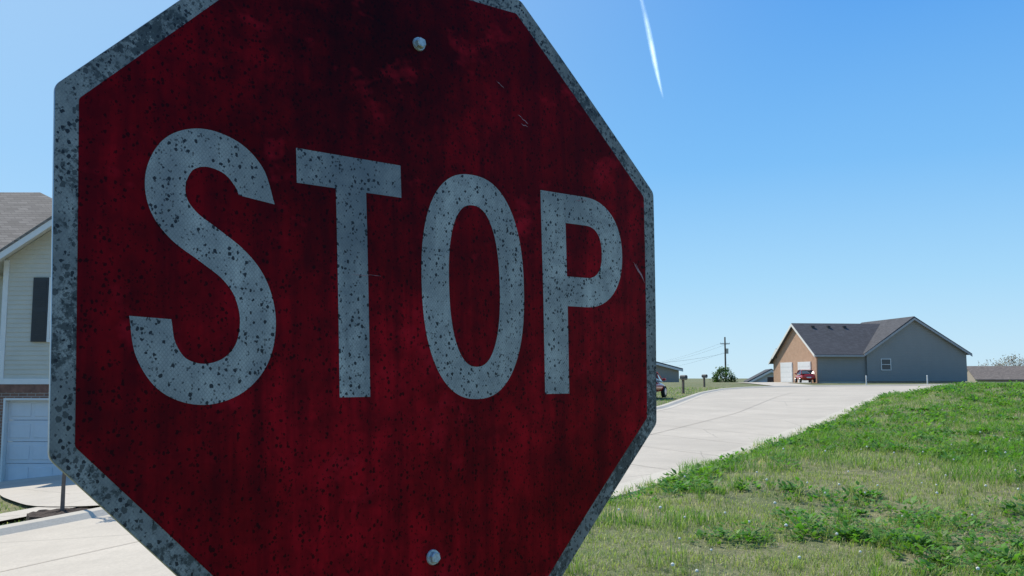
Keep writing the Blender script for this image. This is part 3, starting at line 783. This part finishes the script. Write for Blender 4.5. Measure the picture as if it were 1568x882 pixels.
V,Q,T_,C=leaves_geo(np.stack([x,y,terr(x,y)],1),h,w,w*.8,rng.random(n)*6.283,h*rng.uniform(.2,1,n),col);fastmesh('lawn',V,Q,T_,C,gm)
# dandelion seed heads
dm,nt,b,o=newmat('dandelion_fluff'); b.inputs['Base Color'].default_value=(.68,.68,.62,1); b.inputs['Roughness'].default_value=.9
st=simple('dandelion_stalk',(.14,.18,.06),.7)
x,y=make_grass(260,6.5,34,-.05,.8,1.1);dx=x-xedge(y);k=(dx>.3);x=x[k][:120];y=y[k][:120]
bm=bmesh.new();bs=bmesh.new()
for a_,b_ in zip(x,y):
    z=float(relief(np.array([a_]),np.array([b_]))[0]);h=random.uniform(.10,.22);r=random.uniform(.011,.019)
    lx,ly=random.gauss(0,.02),random.gauss(0,.02)
    bmesh.ops.create_icosphere(bm,subdivisions=1,radius=r,matrix=Matrix.Translation((a_+lx,b_+ly,z+h)))
    V,F=tube([(a_,b_,z),(a_+lx*.4,b_+ly*.4,z+h*.6),(a_+lx,b_+ly,z+h)],[.003,.0025,.002],4)
    vv=[bs.verts.new(v) for v in V]
    for f in F: bs.faces.new([vv[i] for i in f])
DD=empty('dandelions')
for nm,bb,mt in (('seed_heads',bm,dm),('stalks',bs,st)):
    me=bpy.data.meshes.new(nm);bb.to_mesh(me);bb.free();me.materials.append(mt);ob=bpy.data.objects.new(nm,me);scene.collection.objects.link(ob);ob.parent=DD
# ------------------------------------------------------------ contrail (real, 3 km away)
m,nt,b,o=newmat('contrail_ice'); g=G(nt)
uv=g.n('ShaderNodeUVMap'); sep=g.n('ShaderNodeSeparateXYZ'); g.l(uv.outputs[0],sep.inputs[0])
across=g.math('SUBTRACT',1,g.math('ABSOLUTE',g.math('MULTIPLY',g.math('SUBTRACT',sep.outputs[0],.5),2)))
along=g.ramp(sep.outputs[1],[(0,.12),(.35,.28),(.62,.85),(.9,.7),(1,0)])
nz=g.noise(g.mapv(g.obj(),(.03,.03,.012)),1,4)
al=g.math('MULTIPLY',g.math('MULTIPLY',g.math('POWER',across,1.1),along),g.ramp(nz,[(.3,.4),(.6,1)]))
tr=g.n('ShaderNodeBsdfTransparent');di=g.n('ShaderNodeBsdfDiffuse');di.inputs[0].default_value=(.9,.9,.9,1);tl=g.n('ShaderNodeBsdfTranslucent');tl.inputs[0].default_value=(.95,.95,.95,1)
ms=g.n('ShaderNodeAddShader');g.l(di.outputs[0],ms.inputs[0]);g.l(tl.outputs[0],ms.inputs[1])
mx=g.n('ShaderNodeMixShader');g.l(al,mx.inputs[0]);g.l(tr.outputs[0],mx.inputs[1]);g.l(ms.outputs[0],mx.inputs[2]);g.l(mx.outputs[0],o.inputs[0])
nt.nodes.remove(b)
top=Vector((395,3000,1420));bot=Vector((512,3000,925));V=[];F=[];UV=[];n=24
for i in range(n+1):
    t=i/n;p=top.lerp(bot,t);p.x+=6*math.sin(t*5);w_=3.5+9.5*math.sin(math.pi*min(1,t*1.0))**1.0*(.4+.8*t)
    V+=[p+Vector((-w_,0,0)),p+Vector((w_,0,0))];UV+=[(0,t),(1,t)]
    if i:a=2*(i-1);F.append((a,a+1,a+3,a+2))
ct=mesh('contrail',V,F,m);ul=ct.data.uv_layers.new(name='UVMap')
for lp in ct.data.loops: ul.data[lp.index].uv=UV[lp.vertex_index]
# ------------------------------------------------------------ light
EL=math.radians(50); AZ=math.atan2(-.72,.62)
sd=Vector((math.sin(AZ)*math.cos(EL),math.cos(AZ)*math.cos(EL),math.sin(EL)))
w=bpy.data.worlds.new('World');scene.world=w;w.use_nodes=True;nt=w.node_tree;g=G(nt)
sky=nt.nodes.new('ShaderNodeTexSky');sky.sky_type='NISHITA';sky.sun_disc=False;sky.sun_elevation=EL;sky.sun_rotation=AZ%(2*math.pi)
sky.air_density=1.0;sky.dust_density=.3;sky.ozone_density=2.0;sky.altitude=200
STR=.12
tc=g.n('ShaderNodeTexCoord').outputs['Generated']; sep=g.n('ShaderNodeSeparateXYZ'); g.l(tc,sep.inputs[0])
gr=g.ramp(sep.outputs[2],[(0.0,(.58,.82,.98)),(.10,(.38,.70,.98)),(.22,(.20,.53,.96)),(.42,(.075,.34,.88)),(.8,(.04,.20,.66))])
dt=g.n('ShaderNodeVectorMath',operation='DOT_PRODUCT'); g.l(tc,dt.inputs[0]); dt.inputs[1].default_value=tuple(sd)
glow=g.ramp(dt.outputs['Value'],[(.45,0),(.97,.75)],'EASE')
gr=g.mix(glow,gr,(.50,.74,.95))
sc=g.n('ShaderNodeVectorMath',operation='SCALE'); g.l(gr,sc.inputs[0]); sc.inputs['Scale'].default_value=1/STR
c=g.mix(.9,sky.outputs[0],sc.outputs[0])
bg=nt.nodes['Background'];bg.inputs[1].default_value=STR;g.l(c,bg.inputs[0])
L=bpy.data.lights.new('sun','SUN');L.energy=5.0;L.angle=math.radians(.5);L.color=(1,.94,.83);lo=bpy.data.objects.new('sun',L);scene.collection.objects.link(lo)
lo.rotation_mode='QUATERNION';lo.rotation_quaternion=sd.to_track_quat('Z','Y');lo.location=(0,0,30)
# ------------------------------------------------------------ camera
cd=bpy.data.cameras.new('camera');cd.sensor_width=36;cd.lens=1410/1568*36;cd.clip_start=.02;cd.clip_end=20000
cam=bpy.data.objects.new('camera',cd);scene.collection.objects.link(cam);cam.location=(0,0,CAMH);cam.rotation_euler=(math.pi/2+.09636,0,0);scene.camera=cam
scene.view_settings.view_transform='Standard';scene.view_settings.look='None';scene.view_settings.exposure=0
